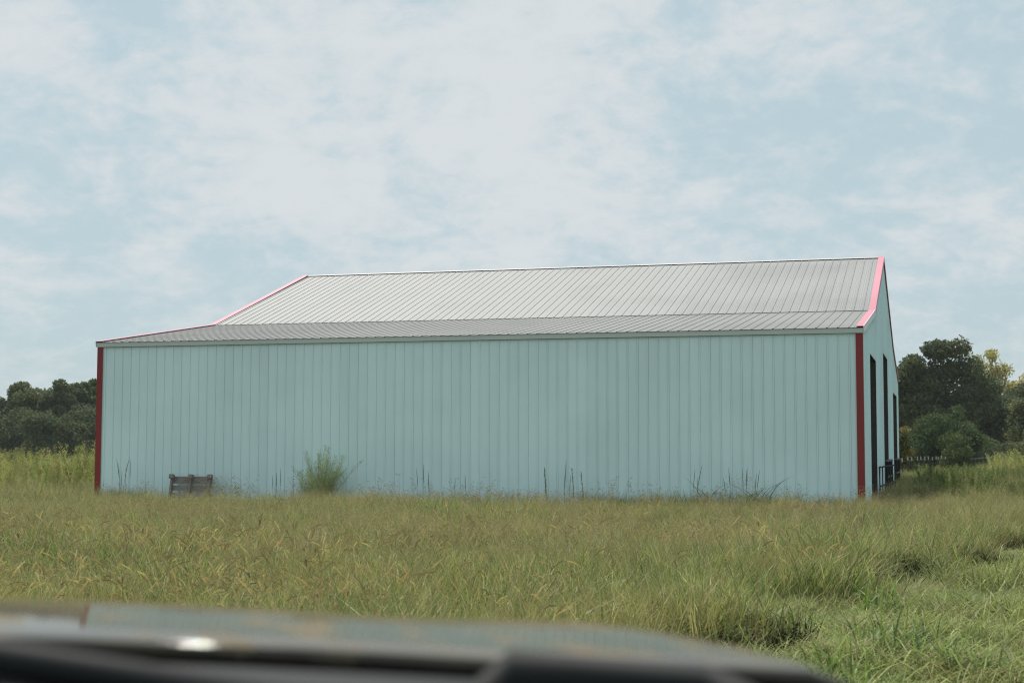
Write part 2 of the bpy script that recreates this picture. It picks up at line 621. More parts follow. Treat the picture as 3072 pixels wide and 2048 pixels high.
for k, (z0, hgt) in enumerate(((0.76, 0.085), (0.08, 0.09))):
    for (xa, xb) in ((-0.55, -0.42), (-0.06, 0.07), (0.44, 0.55)):
        pass
MB().box(-0.53, 0.52, -0.075, -0.056, 0.06, 0.15, lean).build('deck_board', M_wood_grey, pal)
MB().box(-0.22, 0.30, -0.076, -0.057, 0.24, 0.33, lean).build('deck_board', M_wood_grey, pal)
for xx in (-0.505, 0.0, 0.50):
    MB().box(xx - 0.055, xx + 0.05, -0.10, 0.0, 0.79, 0.885, lean).build('end_block', M_wood, pal)

# ------------------------------------------------------------------ gates at the right end of the barn
g = empty('livestock_panel', (*barn_pt(0.10, 5.6), 0), -TH)
tag(g, 'dark tubular livestock panel standing outside the nearest tall doorway', 'gate')
MB().tube([(0, 0, 0.05), (0, 0, 1.02), (0.16, 6.6, 1.02), (0.16, 6.6, 0.05)], 0.02, 8).build('outer_frame', M_steel, g)
for k in range(1, 6):
    t = k / 6
    MB().tube([(0.16 * t, 6.6 * t, 0.08), (0.16 * t, 6.6 * t, 1.0)], 0.015, 6).build('upright_bar', M_steel, g)
MB().tube([(0, 0.03, 0.55), (0.16, 6.57, 0.55)], 0.02, 6).build('cross_rail', M_steel, g)
for k, (v0, lab) in enumerate(((11.3, 'dark half-height stall gate outside the middle tall doorway'), (19.5, 'dark half-height stall gate outside the low doorway at the far end'))):
    g = empty('stall_gate', (*barn_pt(0.035, v0), 0), -TH)
    tag(g, lab, 'gate', 'half-height gates along the end wall')
    Mx = Matrix.Rotation(R(-0.3), 4, 'Z')
    for q in range(4):
        MB().box(0, 0.05, q * 0.95 + 0.005, q * 0.95 + 0.945, 0.12, 1.12, Mx).build('panel', M_bin, g)
    MB().box(-0.012, 0.062, -0.02, 3.82, 1.12, 1.17, Mx).build('top_rail', M_rim, g)
    MB().box(0.052, 0.072, -0.02, 3.82, 0.66, 0.71, Mx).build('cross_rail', M_rim, g)

# ------------------------------------------------------------------ pasture fence on the right
fence = empty('pasture_fence', (17.3, 65.0, 0), 0)
tag(fence, 'wire pasture fence on thin dark posts with white tips beyond the barn', 'fence')
fd = Vector((6.4, 17.4)).normalized()
mp = MB().box(-0.018, 0.018, -0.018, 0.018, -0.1, 1.0)
mpm = new_mesh('fence_post', mp.v, mp.f)
mpm.materials.append(M_post)
mt = MB().box(-0.019, 0.019, -0.019, 0.019, 1.0, 1.16)
mtm = new_mesh('white_tip', mt.v, mt.f)
mtm.materials.append(M_posttip)
rgf = np.random.default_rng(11)
tops = []
for k in range(-3, 17):
    p = fd * (k * 2.05)
    o = obj('fence_post', mpm, None, fence)
    o.location = (p.x, p.y, rgf.uniform(-0.03, 0.02))
    o.rotation_euler = (rgf.uniform(-0.04, 0.04), rgf.uniform(-0.05, 0.05), rgf.uniform(0, 1))
    t = obj('white_tip', mtm, None, o)
    tops.append((p.x, p.y))
for k, z in enumerate((0.3, 0.55, 0.8, 1.02)):
    MB().tube([(p[0], p[1] - 0.04, z + 0.012 * math.sin(i * 2.1 + k)) for i, p in enumerate(tops)], 0.003, 4).build('wire', M_wire, fence)
gt = empty('wire_gate', (26.3, 87.0, 0), R(20))
tag(gt, 'sagging grey wire gate at the far end of the fence', 'gate')
MB().tube([(0, 0, 0.05), (0, 0, 0.95), (1.6, 0, 1.05), (2.5, 0, 1.35), (2.5, 0, 0.1), (0, 0, 0.05)], 0.035, 6).build('gate_frame', M_rim, gt)
for k in range(1, 9):
    MB().tube([(0.28 * k, 0, 0.08), (0.28 * k, 0, 0.98 + 0.03 * k)], 0.022, 5).build('upright_bar', M_wire, gt)

# ------------------------------------------------------------------ trees
def np_mesh(name, verts, faces4, cols, mat):
    me = bpy.data.meshes.new(name)
    nv, nf = len(verts), len(faces4)
    me.vertices.add(nv)
    me.vertices.foreach_set('co', np.asarray(verts, np.float32).ravel())
    me.loops.add(nf * 4)
    me.loops.foreach_set('vertex_index', np.asarray(faces4, np.int32).ravel())
    me.polygons.add(nf)
    me.polygons.foreach_set('loop_start', np.arange(nf, dtype=np.int32) * 4)
    a = me.color_attributes.new('Col', 'FLOAT_COLOR', 'POINT')
    c = np.ones((nv, 4), np.float32)
    c[:, :3] = cols
    a.data.foreach_set('color', c.ravel())
    me.update(calc_edges=True)
    me.validate()
    me.materials.append(mat)
    return me


def leaf_quads(rng, P, size, up_bias=0.3, aspect=0.6):
    """leaf-shaped rhombi at points P"""
    n = len(P)
    d = rng.normal(size=(n, 3))
    d /= np.linalg.norm(d, axis=1, keepdims=True)
    nn = rng.normal(size=(n, 3)) + np.array([0, 0, up_bias])
    s = np.cross(d, nn)
    s /= np.linalg.norm(s, axis=1, keepdims=True) + 1e-9
    L = (size * rng.uniform(0.6, 1.35, n))[:, None]
    v = np.stack([P - d * L * 0.5, P + s * L * aspect * 0.5, P + d * L * 0.5, P - s * L * aspect * 0.5], 1).reshape(-1, 3)
    f = np.arange(n * 4).reshape(n, 4)
    return v, f


def make_crown(rng, H, W, base, lobes, leaves, leaf, cols, lobe_r=(0.16, 0.27), shape='round', squash=0.8):
    """lobes spread through an ellipsoid; leaves on and in each lobe. Returns mesh data and lobe centres"""
    C, Rr = [], []
    cz = base + (H - base) * 0.5
    subs = []
    if shape == 'round':
        subs = [(0.0, 0.0, 0.40, 0.40, 0.40)]
        for j in range(6):
            aa = rng.uniform(0, 6.28)
            subs.append((0.27 * math.cos(aa), 0.27 * math.sin(aa), rng.uniform(0.55, 0.82), rng.uniform(0.15, 0.24), rng.uniform(0.12, 0.18)))
    elif shape == 'oak':
        subs = [(0, 0, 0.36, 0.46, 0.36), (0, 0, 0.32, 0.46, 0.32), (0.04, 0, 0.91, 0.16, 0.08), (-0.04, 0.1, 0.70, 0.26, 0.12), (-0.24, 0, 0.74, 0.13, 0.08), (0.22, 0, 0.72, 0.16, 0.10), (-0.38, 0, 0.62, 0.12, 0.08), (0.36, 0.1, 0.56, 0.17, 0.13), (-0.34, 0.1, 0.45, 0.16, 0.13)]
    for i in range(lobes):
        while True:
            q = rng.uniform(-1, 1, 3)
            r = np.linalg.norm(q)
            if 0.30 < r < 1.0:
                break
        rad = W * rng.uniform(*lobe_r)
        if subs and i >= lobes * 0.40:
            sb = subs[i % len(subs)]
            rr0 = min(rad * 0.8, W * sb[3] * 0.75)
            C.append(np.array([(sb[0] + q[0] * sb[3] * 0.8) * W, (sb[1] + q[1] * sb[3] * 0.8) * W, base + (H - base) * min(sb[2] + q[2] * sb[4] * 0.8, 0.97) - rr0 * 0.25]))
            Rr.append(rr0)
            continue
        if shape == 'dome':
            q[2] = abs(q[2]) * 1.05 - 0.10
            C.append(np.array([q[0] * (W * 0.5 - rad * 0.7), q[1] * (W * 0.5 - rad * 0.7), base + q[2] * (H - base - rad * 0.8) / 1.0]))
            Rr.append(rad)
            continue
        if subs:
            q = q * 0.86
            q[2] = q[2] * 0.66 - 0.27
        k = 1.0 - rad / W
        w = W * 0.5
        if shape == 'cone':
            zt = (q[2] + 1) / 2
            w = W * 0.5 * (1.05 - zt * 0.95)
            rad *= (1.05 - zt * 0.8)
        c = np.array([q[0] * w * k, q[1] * w * k, cz + q[2] * ((H - base) * 0.5 - rad * squash * 0.9)])
        C.append(c)
        Rr.append(rad)
    P, K = [], []
    for c, rad in zip(C, Rr):
        n = int(leaves / lobes * rng.uniform(0.7, 1.3))
        q = rng.normal(size=(n, 3))
        q /= np.linalg.norm(q, axis=1, keepdims=True)
        rr = rad * (1 - 0.55 * rng.random(n) ** 1.7) * (1 + 0.22 * np.sin(q[:, 0] * 7 + c[0]) * np.sin(q[:, 1] * 6 + c[1]) * np.sin(q[:, 2] * 8 + c[2]))
        p = c + q * rr[:, None] * np.array([1, 1, squash])
        p[:, 2] = np.maximum(p[:, 2], 0.1)
        P.append(p)
        base_c = np.array(cols[rng.integers(len(cols))]) * rng.uniform(0.85, 1.15)
        K.append(base_c * rng.uniform(0.7, 1.3, (n, 1)))
    P = np.concatenate(P)
    K = np.concatenate(K)
    v, f = leaf_quads(rng, P, leaf)
    return v, f, np.repeat(K, 4, 0), C


def make_tree(name, label, x, y, H, W, base, seed, cols, lobes=34, leaves=9000, leaf=0.26, cat='tree', group=None, shape='round', lobe_r=(0.15, 0.25), squash=0.8, mat=None, depth=None):
    rng = np.random.default_rng(seed)
    t = empty(name, (x, y, 0), rng.uniform(0, 6.28) if depth is None else 0)
    tag(t, label, cat, group)
    v, f, k, C = make_crown(rng, H, W, base, lobes, leaves, leaf, cols, lobe_r, shape, squash)
    if depth:
        v[:, 1] *= depth
    tr = MB()
    top = H * 0.72
    r0 = max(0.05, H * 0.022)
    bend = rng.uniform(-0.03, 0.03, 2) * H
    pts = [(bend[0] * s * s, bend[1] * s * s, -0.15 + top * s) for s in np.linspace(0, 1, 6)]
    tr.tube(pts, [r0 * (1.25 if i == 0 else 1 - 0.8 * i / 5) for i in range(6)], 7)
    for c in C:
        s = np.clip((c[2] - 0.25 * H) / top, 0.12, 0.92)
        a = Vector((bend[0] * s * s, bend[1] * s * s, top * s * 0.85))
        b = Vector((c[0], c[1] * (depth or 1), c[2]))
        midp = a.lerp(b, 0.5) + Vector((0, 0, 0.06 * H))
        tr.tube([a, midp, b], [r0 * 0.38, r0 * 0.22, r0 * 0.08], 5)
    tr.build('trunk', M_bark, t, smooth=True)
    obj('crown', np_mesh('crown', v, f, k, mat or M_leaf), None, t)
    return t


M_leaf = leaf_mat('tree_leaf', trans=0.40, gain=1.25, rough=0.6, spec=0.12, hue_var=0.0)
DARK = [(0.072, 0.092, 0.044), (0.084, 0.104, 0.046), (0.094, 0.106, 0.050), (0.070, 0.096, 0.052)]
MIDG = [(0.070, 0.105, 0.036), (0.082, 0.115, 0.038), (0.060, 0.094, 0.038)]
OLIVE = [(0.105, 0.122, 0.048), (0.120, 0.134, 0.052), (0.095, 0.112, 0.050)]
YEL = [(0.32, 0.29, 0.09), (0.27, 0.26, 0.08), (0.36, 0.31, 0.11)]
F = 4504.4


def at(px, d):
    """ground point seen in column px of the photograph, at distance d"""
    return (px - 1536) / F * d, d


def hgt(py, d):
    return EYE + (1349 - py) / F * d


D = 150
rows = [
    # px, top_py, dist, width_px, label, colours, shape, seed
    (-150, 1165, 158, 190, 'leafy tree farthest left, mostly cut off by the picture edge', OLIVE, 'round', 1),
    (-25, 1172, 150, 190, 'low dark tree at the left picture edge', DARK, 'round', 2),
    (42, 1150, 160, 110, 'narrow pointed evergreen behind the left treeline', DARK, 'cone', 3),
    (100, 1136, 150, 200, 'broad olive tree in the middle of the left treeline', OLIVE, 'round', 4),
    (192, 1130, 146, 165, 'dark lumpy oak left of the barn corner', DARK, 'round', 5),
    (258, 1128, 150, 120, 'thin open tree just left of the barn corner', MIDG, 'round', 6),
    (322, 1100, 152, 130, 'tall tree half hidden behind the barn left corner', MIDG, 'round', 7),
]
for (px_, py_, d, wpx, lab, cols, shp, sd) in rows:
    x, y = at(px_, d)
    H, W = hgt(py_, d), wpx / F * d
    make_tree('evergreen_tree' if shp == 'cone' else 'leafy_tree', lab, x, y, H, W, H * 0.12, sd, cols, lobes=46, leaves=16000, leaf=0.30, shape=shp, group='trees in the far left row', lobe_r=(0.13, 0.22))
for (px_, py_, d, wpx, lab, sd) in ((40, 1185, 146, 230, 'rounded olive bush below the pointed evergreen on the left', 21), (220, 1178, 143, 210, 'dark bush below the lumpy oak on the left', 22), (-85, 1195, 144, 220, 'low bush at the far left edge under the trees', 23), (295, 1175, 146, 170, 'bush hidden partly by the barn left corner', 24), (135, 1200, 141, 190, 'small bush in the gap between the two left bushes', 25)):
    x, y = at(px_, d)
    H, W = hgt(py_, d), wpx / F * d
    make_tree('bush', lab, x, y, H, W, 0.2, sd, DARK, lobes=40, leaves=12000, leaf=0.26, cat='bush', group='bushes under the left trees', lobe_r=(0.13, 0.22), shape='dome')

# right-hand trees
def tree_at(name, label, px_, py_, d, wpx, seed, cols, base=0.1, **kw):
    x, y = at(px_, d)
    H, W = hgt(py_, d), wpx / F * d
    return make_tree(name, label, x, y, H, W, H * base, seed, cols, **kw)


tree_at('oak_tree', 'large dark oak with knobbly top right of the barn', 2825, 1004, 112, 330, 31, DARK, 0.16, lobes=84, leaves=34000, leaf=0.27, lobe_r=(0.10, 0.17), shape='oak', depth=0.9)
tree_at('oak_tree', 'dark spreading oak behind the large one at the right edge', 2965, 1150, 116, 330, 32, DARK, 0.04, lobes=60, leaves=26000, leaf=0.27, lobe_r=(0.11, 0.19))
tree_at('leafy_tree', 'olive tree cut off by the right picture edge', 3110, 1150, 108, 220, 33, OLIVE, 0.06, lobes=40, leaves=12000, leaf=0.24, lobe_r=(0.12, 0.2))
tree_at('leafy_tree', 'dark full tree filling the right edge below the yellow crowns', 3055, 1125, 122, 240, 42, DARK, 0.04, lobes=56, leaves=20000, leaf=0.27, lobe_r=(0.11, 0.19))
tree_at('leafy_tree', 'dark tree between the barn end and the large oak', 2700, 1105, 122, 170, 34, DARK, 0.1, lobes=40, leaves=11000, leaf=0.24, lobe_r=(0.12, 0.2))
tree_at('yellowing_tree', 'airy yellow-green tree behind the oaks at right', 2972, 1000, 150, 215, 35, YEL, 0.30, lobes=95, leaves=11000, leaf=0.27, lobe_r=(0.08, 0.14), shape='dome')
tree_at('yellowing_tree', 'second yellow-green tree lower at the right edge', 3085, 1045, 150, 190, 36, YEL, 0.3, lobes=80, leaves=9000, leaf=0.27, lobe_r=(0.09, 0.15), shape='dome')
tree_at('bush', 'big rounded dark green bush in front of the oak', 2838, 1192, 90, 300, 37, [(0.055, 0.085, 0.032), (0.066, 0.094, 0.034), (0.048, 0.076, 0.034)], 0.03, lobes=90, leaves=24000, leaf=0.17, cat='bush', lobe_r=(0.08, 0.14), shape='dome')
tree_at('bush', 'small bright green bush in front of the rounded bush', 2866, 1272, 84, 150, 38, [(0.075, 0.10, 0.035), (0.062, 0.088, 0.03)], 0.03, lobes=34, leaves=7000, leaf=0.14, cat='bush', lobe_r=(0.12, 0.2), shape='dome')
tree_at('bush', 'tall yellowing shrub against the far corner of the barn', 2712, 1258, 74, 80, 39, [(0.14, 0.12, 0.03), (0.09, 0.095, 0.03), (0.16, 0.14, 0.04)], 0.03, lobes=36, leaves=6000, leaf=0.12, cat='bush', lobe_r=(0.12, 0.22), shape='dome')
tree_at('bush', 'dark low bush under the oak at the right', 2985, 1290, 96, 190, 40, DARK, 0.03, lobes=34, leaves=8000, leaf=0.18, cat='bush', lobe_r=(0.12, 0.2), shape='dome')
tree_at('bush', 'dark bush at the right picture edge below the olive tree', 3085, 1270, 92, 170, 41, OLIVE, 0.03, lobes=34, leaves=8000, leaf=0.18, cat='bush', lobe_r=(0.12, 0.2), shape='dome')

# ------------------------------------------------------------------ grass clumps (prototypes)
protos = {}


class BladeMesh:
    def __init__(self):
        self.v, self.f, self.c = [], [], []

    def blade(self, root, az, h, w, lean, curl, col, tipcol=None, rows=4, face=None):
        """curved tapering leaf: rises then arches over towards az"""
        dx, dy = math.cos(az), math.sin(az)
        fa = az + math.pi / 2 if face is None else face
        sx, sy = math.cos(fa), math.sin(fa)
        n = len(self.v)
        tipcol = tipcol if tipcol is not None else col
        th = lean
        x = z = 0.0
        st = h / (rows - 1)
        for i in range(rows):
            t = i / (rows - 1)
            ww = w * (1 - t ** 2.2) * 0.5
            cx, cy, cz = root[0] + dx * x, root[1] + dy * x, max(root[2] + z, 0.012)
            c = [col[k] * (1 - t) + tipcol[k] * t for k in range(3)]
            if i < rows - 1:
                self.v += [(cx - sx * ww, cy - sy * ww, cz), (cx + sx * ww, cy + sy * ww, cz)]
                self.c += [c, c]
            else:
                self.v.append((cx, cy, cz))
                self.c.append(c)
            x += math.sin(th) * st
            z += math.cos(th) * st
            th += curl / (rows - 1)
        for i in range(rows - 2):
            a = n + 2 * i
            self.f.append((a, a + 1, a + 3, a + 2))
        a = n + 2 * (rows - 2)
        self.f.append((a, a + 1, a + 2))
        return th

    def path(self, root, az, h, lean, curl, rows, late=False):
        dx, dy = math.cos(az), math.sin(az)
        pts = []
        th = lean
        x = z = 0.0
        st = h / (rows - 1)
        for i in range(rows):
            pts.append((root[0] + dx * x, root[1] + dy * x, max(root[2] + z, 0.012)))
            x += math.sin(th) * st
            z += math.cos(th) * st
            th += (2.2 * curl * (i / (rows - 1)) ** 2.2 if late else curl) / (rows - 1) * (1.4 if late else 1)
        return pts

    def ribbon(self, pts, w, col, face):
        sx, sy = math.cos(face), math.sin(face)
        n = len(self.v)
        k = len(pts)
        ws = w if hasattr(w, '__len__') else [w] * k
        for p, ww in zip(pts, ws):
            self.v += [(p[0] - sx * ww / 2, p[1] - sy * ww / 2, p[2]), (p[0] + sx * ww / 2, p[1] + sy * ww / 2, p[2])]
            self.c += [col, col]
        for i in range(k - 1):
            a = n + 2 * i
            self.f.append((a, a + 1, a + 3, a + 2))

    def tri(self, a, b, c, col):
        n = len(self.v)
        self.v += [a, b, c]
        self.c += [col] * 3
        self.f.append((n, n + 1, n + 2))

    def mesh(self, name, mat):
        me = new_mesh(name, self.v, self.f, self.c)
        me.materials.append(mat)
        return me


def coll(name, meshes):
    c = bpy.data.collections.new(name)
    for i, me in enumerate(meshes):
        o = bpy.data.objects.new('%s_%02d' % (name, i), me)
        c.objects.link(o)
    return c


M_grass = leaf_mat('grass_blade', 0.33, 0.50, 0.20, 0.55, (0.46, 0.39, 0.17), 0.44, 0.30)
M_flat = leaf_mat('flattened_blade', 0.33, 0.55, 0.15, 0.6, (0.30, 0.27, 0.12), 0.35, 0.9, gain=0.84)
M_straw = leaf_mat('dry_stalk', 0.25, 0.6, 0.2, 0.3)
M_head = leaf_mat('foxtail_head', 0.50, 0.7, 0.1, 0.25)
GREEN = [(0.190, 0.255, 0.068), (0.235, 0.300, 0.080), (0.290, 0.325, 0.105), (0.125, 0.190, 0.055), (0.330, 0.350, 0.125), (0.08, 0.125, 0.040)]
STRAW = [(0.40, 0.35, 0.17), (0.35, 0.29, 0.14), (0.45, 0.40, 0.22), (0.28, 0.21, 0.11), (0.32, 0.29, 0.15)]
PINKY = [(0.42, 0.36, 0.21), (0.46, 0.40, 0.24), (0.38, 0.30, 0.18)]
FOX = [(0.48, 0.40, 0.19), (0.42, 0.34, 0.16), (0.47, 0.42, 0.22)]


def pick(rng, L):
    c = L[rng.integers(len(L))]
    k = rng.uniform(0.65, 1.4)
    return (c[0] * k, c[1] * k, c[2] * k)


def meadow(seed, n=60, Rad=0.22, h=(0.22, 0.58), w=(0.005, 0.012), straw=0.24):
    rng = np.random.default_rng(seed)
    b = BladeMesh()
    for i in range(n):
        a, r = rng.uniform(0, 6.28), Rad * math.sqrt(rng.random())
        c = pick(rng, STRAW) if rng.random() < straw else pick(rng, GREEN)
        t = tuple(x * rng.uniform(1.0, 1.35) for x in c)
        b.blade((r * math.cos(a), r * math.sin(a), 0), rng.uniform(0, 6.28), rng.uniform(*h), rng.uniform(*w), rng.uniform(0, 0.35), rng.uniform(0.2, 1.9), c, t, 4, rng.uniform(0, 6.28))
    return b


def stalks(seed, n=16, Rad=0.3, h=(0.34, 0.60)):
    """fine seed stalks with thin open panicles: brownish haze over the field"""
    rng = np.random.default_rng(seed)
    b = BladeMesh()
    for i in range(n):
        a, r = rng.uniform(0, 6.28), Rad * math.sqrt(rng.random())
        c = pick(rng, PINKY if rng.random() < 0.5 else STRAW)
        az = rng.uniform(0, 6.28)
        pts = b.path((r * math.cos(a), r * math.sin(a), 0), az, rng.uniform(*h), rng.uniform(0, 0.25), rng.uniform(0.0, 0.7), 5)
        b.ribbon(pts, [0.0026, 0.0024, 0.002, 0.0016, 0.001], c, rng.uniform(0, 6.28))
        for k in range(9):
            t = rng.uniform(0.62, 1.0)
            i0 = min(int(t * 4), 3)
            fr = t * 4 - i0
            p = [pts[i0][q] * (1 - fr) + pts[i0 + 1][q] * fr for q in range(3)]
            aa = rng.uniform(0, 6.28)
            L = rng.uniform(0.025, 0.06)
            e = (p[0] + math.cos(aa) * L * 0.7, p[1] + math.sin(aa) * L * 0.7, p[2] + L * rng.uniform(0.2, 0.9))
            b.tri((p[0], p[1], p[2]), (e[0], e[1], e[2]), (e[0] + 0.004, e[1], e[2] - 0.007), c)
    return b


def foxtail(seed, n=8, Rad=0.36, h=(0.52, 0.78), lean=(0.05, 0.45)):
    rng = np.random.default_rng(seed)
    b = BladeMesh()
    for i in range(n):
        a, r = rng.uniform(0, 6.28), Rad * math.sqrt(rng.random())
        az = rng.uniform(0, 6.28)
        rows = 12
        hh = rng.uniform(*h)
        pts = b.path((r * math.cos(a), r * math.sin(a), 0), az, hh, rng.uniform(*lean), rng.uniform(0.7, 2.4), rows, True)
        cs = pick(rng, STRAW)
        b.ribbon(pts[:10], 0.0028, cs, az + 1.57)
        hc = pick(rng, FOX)
        hp = [Vector(p) for p in pts[9:]]
        # densify the head and cover it with bristles
        P = []
        for q in range(13):
            t = q / 12 * (len(hp) - 1)
            i0 = min(int(t), len(hp) - 2)
            P.append(hp[i0].lerp(hp[i0 + 1], t - i0))
        core = 0.0045
        for q in range(12):
            s = math.sin(math.pi * (0.12 + 0.80 * q / 12))
            d = (P[q + 1] - P[q]).normalized()
            for kk in range(6):
                aa = kk * 1.047 + q * 0.5
                side = Vector((math.cos(aa), math.sin(aa), 0.0))
                side = (side - d * side.dot(d))
                side = side.normalized() if side.length > 0.01 else Vector((0, 0, 1))
                o = P[q]
                tip = o + side * (0.0088 * s + 0.002) + d * 0.012
                w2 = d.cross(side) * 0.0042
                cc = tuple(x * rng.uniform(0.75, 1.3) for x in hc)
                b.tri(tuple(o - w2), tuple(o + w2), tuple(tip), cc)
    return b


def broad(seed, n=34, Rad=0.2, h=(0.22, 0.46), w=(0.009, 0.016), cols=None, thatch=0):
    rng = np.random.default_rng(seed)
    b = BladeMesh()
    G2 = cols or [(0.12, 0.20, 0.045), (0.15, 0.24, 0.05), (0.18, 0.26, 0.06), (0.09, 0.15, 0.055)]
    for i in range(n):
        a, r = rng.uniform(0, 6.28), Rad * math.sqrt(rng.random())
        c = pick(rng, G2)
        az = rng.uniform(0, 6.28)
        b.blade((r * math.cos(a), r * math.sin(a), rng.uniform(0, 0.12)), az, rng.uniform(*h), rng.uniform(*w), rng.uniform(0.1, 0.6), rng.uniform(0.8, 2.2), c, tuple(x * 1.2 for x in c), 5, az + 1.57 + rng.uniform(-0.5, 0.5))
    for i in range(thatch):        # dark stems at the foot, their colour standing in for shade
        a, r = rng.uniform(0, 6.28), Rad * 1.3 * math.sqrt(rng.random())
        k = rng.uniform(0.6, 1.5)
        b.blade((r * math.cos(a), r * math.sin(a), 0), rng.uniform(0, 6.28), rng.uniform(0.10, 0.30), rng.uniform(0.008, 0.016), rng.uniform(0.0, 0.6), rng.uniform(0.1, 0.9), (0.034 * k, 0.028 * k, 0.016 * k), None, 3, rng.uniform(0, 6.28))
    return b


def flat(seed, n=95, Rad=0.3):
    """trampled blades lying over one another"""
    rng = np.random.default_rng(seed)
    b = BladeMesh()
    for i in range(n):
        a, r = rng.uniform(0, 6.28), Rad * math.sqrt(rng.random())
        c = pick(rng, STRAW) if rng.random() < 0.16 else pick(rng, GREEN[:4] + [(0.15, 0.23, 0.05), (0.18, 0.25, 0.055)])
        az = rng.normal(1.0, 1.2) if rng.random() < 0.5 else rng.uniform(0, 6.28)
        b.blade((r * math.cos(a), r * math.sin(a), rng.uniform(0.0, 0.06)), az, rng.uniform(0.14, 0.36), rng.uniform(0.005, 0.011), rng.uniform(0.75, 1.45), rng.uniform(0.3, 1.1), c, tuple(x * 1.2 for x in c), 4, az + 1.57 + rng.uniform(-0.7, 0.7))
    return b


def fennel(seed, h=1.45, n=7, Rad=0.25, cols=None, spread=0.25, lw=1.0, nl=90, up=0.35, hmin=0.7):
    """feathery plumed weed: upright stems with fine upward leaflets"""
    rng = np.random.default_rng(seed)
    b = BladeMesh()
    cols = cols or [(0.34, 0.36, 0.12), (0.40, 0.39, 0.15), (0.26, 0.30, 0.09)]
    for i in range(n):
        a, r = rng.uniform(0, 6.28), Rad * math.sqrt(rng.random())
        az = a + rng.uniform(-0.7, 0.7)
        hh = h * rng.uniform(hmin, 1.05)
        rows = 7
        pts = b.path((r * math.cos(a), r * math.sin(a), 0), az, hh, rng.uniform(0.0, spread), rng.uniform(0.0, 0.35), rows)
        c = pick(rng, cols)
        b.ribbon(pts, [0.010, 0.009, 0.008, 0.007, 0.005, 0.004, 0.002], tuple(x * 0.6 for x in c), rng.uniform(0, 3.14))
        for k in range(nl):
            t = rng.uniform(0.22, 1.0)
            i0 = min(int(t * (rows - 1)), rows - 2)
            fr = t * (rows - 1) - i0
            p = Vector(pts[i0]).lerp(Vector(pts[i0 + 1]), fr)
            aa = rng.uniform(0, 6.28)
            L = rng.uniform(0.10, 0.24) * (1.25 - 0.75 * t)
            d = Vector((math.cos(aa) * 0.75, math.sin(aa) * 0.75, rng.uniform(up, up + 0.65))).normalized()
            e = p + d * L
            w2 = Vector((-math.sin(aa), math.cos(aa), 0)) * rng.uniform(0.003, 0.009) * lw
            cc = tuple(x * rng.uniform(0.75, 1.25) for x in c)
            b.tri(tuple(p - w2 * 0.4), tuple(p + d * L * 0.5 + w2), tuple(e), cc)
            b.tri(tuple(p), tuple(e), tuple(p + d * L * 0.6 - w2 + Vector((0, 0, 0.012 * lw))), cc)
    return b


C_meadow = coll('meadow', [meadow(100 + i).mesh('meadow', M_grass) for i in range(6)])
C_stalk = coll('stalks', [stalks(200 + i).mesh('stalks', M_straw) for i in range(5)])
C_fox = coll('foxtail', [foxtail(300 + i).mesh('foxtail', M_head) for i in range(6)])
C_broad = coll('broad', [broad(400 + i).mesh('broad', M_grass) for i in range(4)])
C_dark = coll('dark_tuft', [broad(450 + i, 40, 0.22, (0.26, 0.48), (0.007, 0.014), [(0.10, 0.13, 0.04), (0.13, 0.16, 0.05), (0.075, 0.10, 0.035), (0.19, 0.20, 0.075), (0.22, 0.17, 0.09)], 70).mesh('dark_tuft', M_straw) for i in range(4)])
C_flat = coll('flat', [flat(500 + i).mesh('flat', M_flat) for i in range(6)])
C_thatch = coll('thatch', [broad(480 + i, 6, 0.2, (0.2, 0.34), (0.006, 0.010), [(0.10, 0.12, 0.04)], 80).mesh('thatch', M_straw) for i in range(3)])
C_weed = coll('weed', [fennel(650 + i, n=9, Rad=0.4, lw=1.8, cols=[(0.15, 0.21, 0.06), (0.20, 0.25, 0.08), (0.24, 0.24, 0.10)]).mesh('weed', M_straw) for i in range(6)])
C_fennel = coll('fennel', [fennel(600 + i).mesh('fennel', M_straw) for i in range(6)])


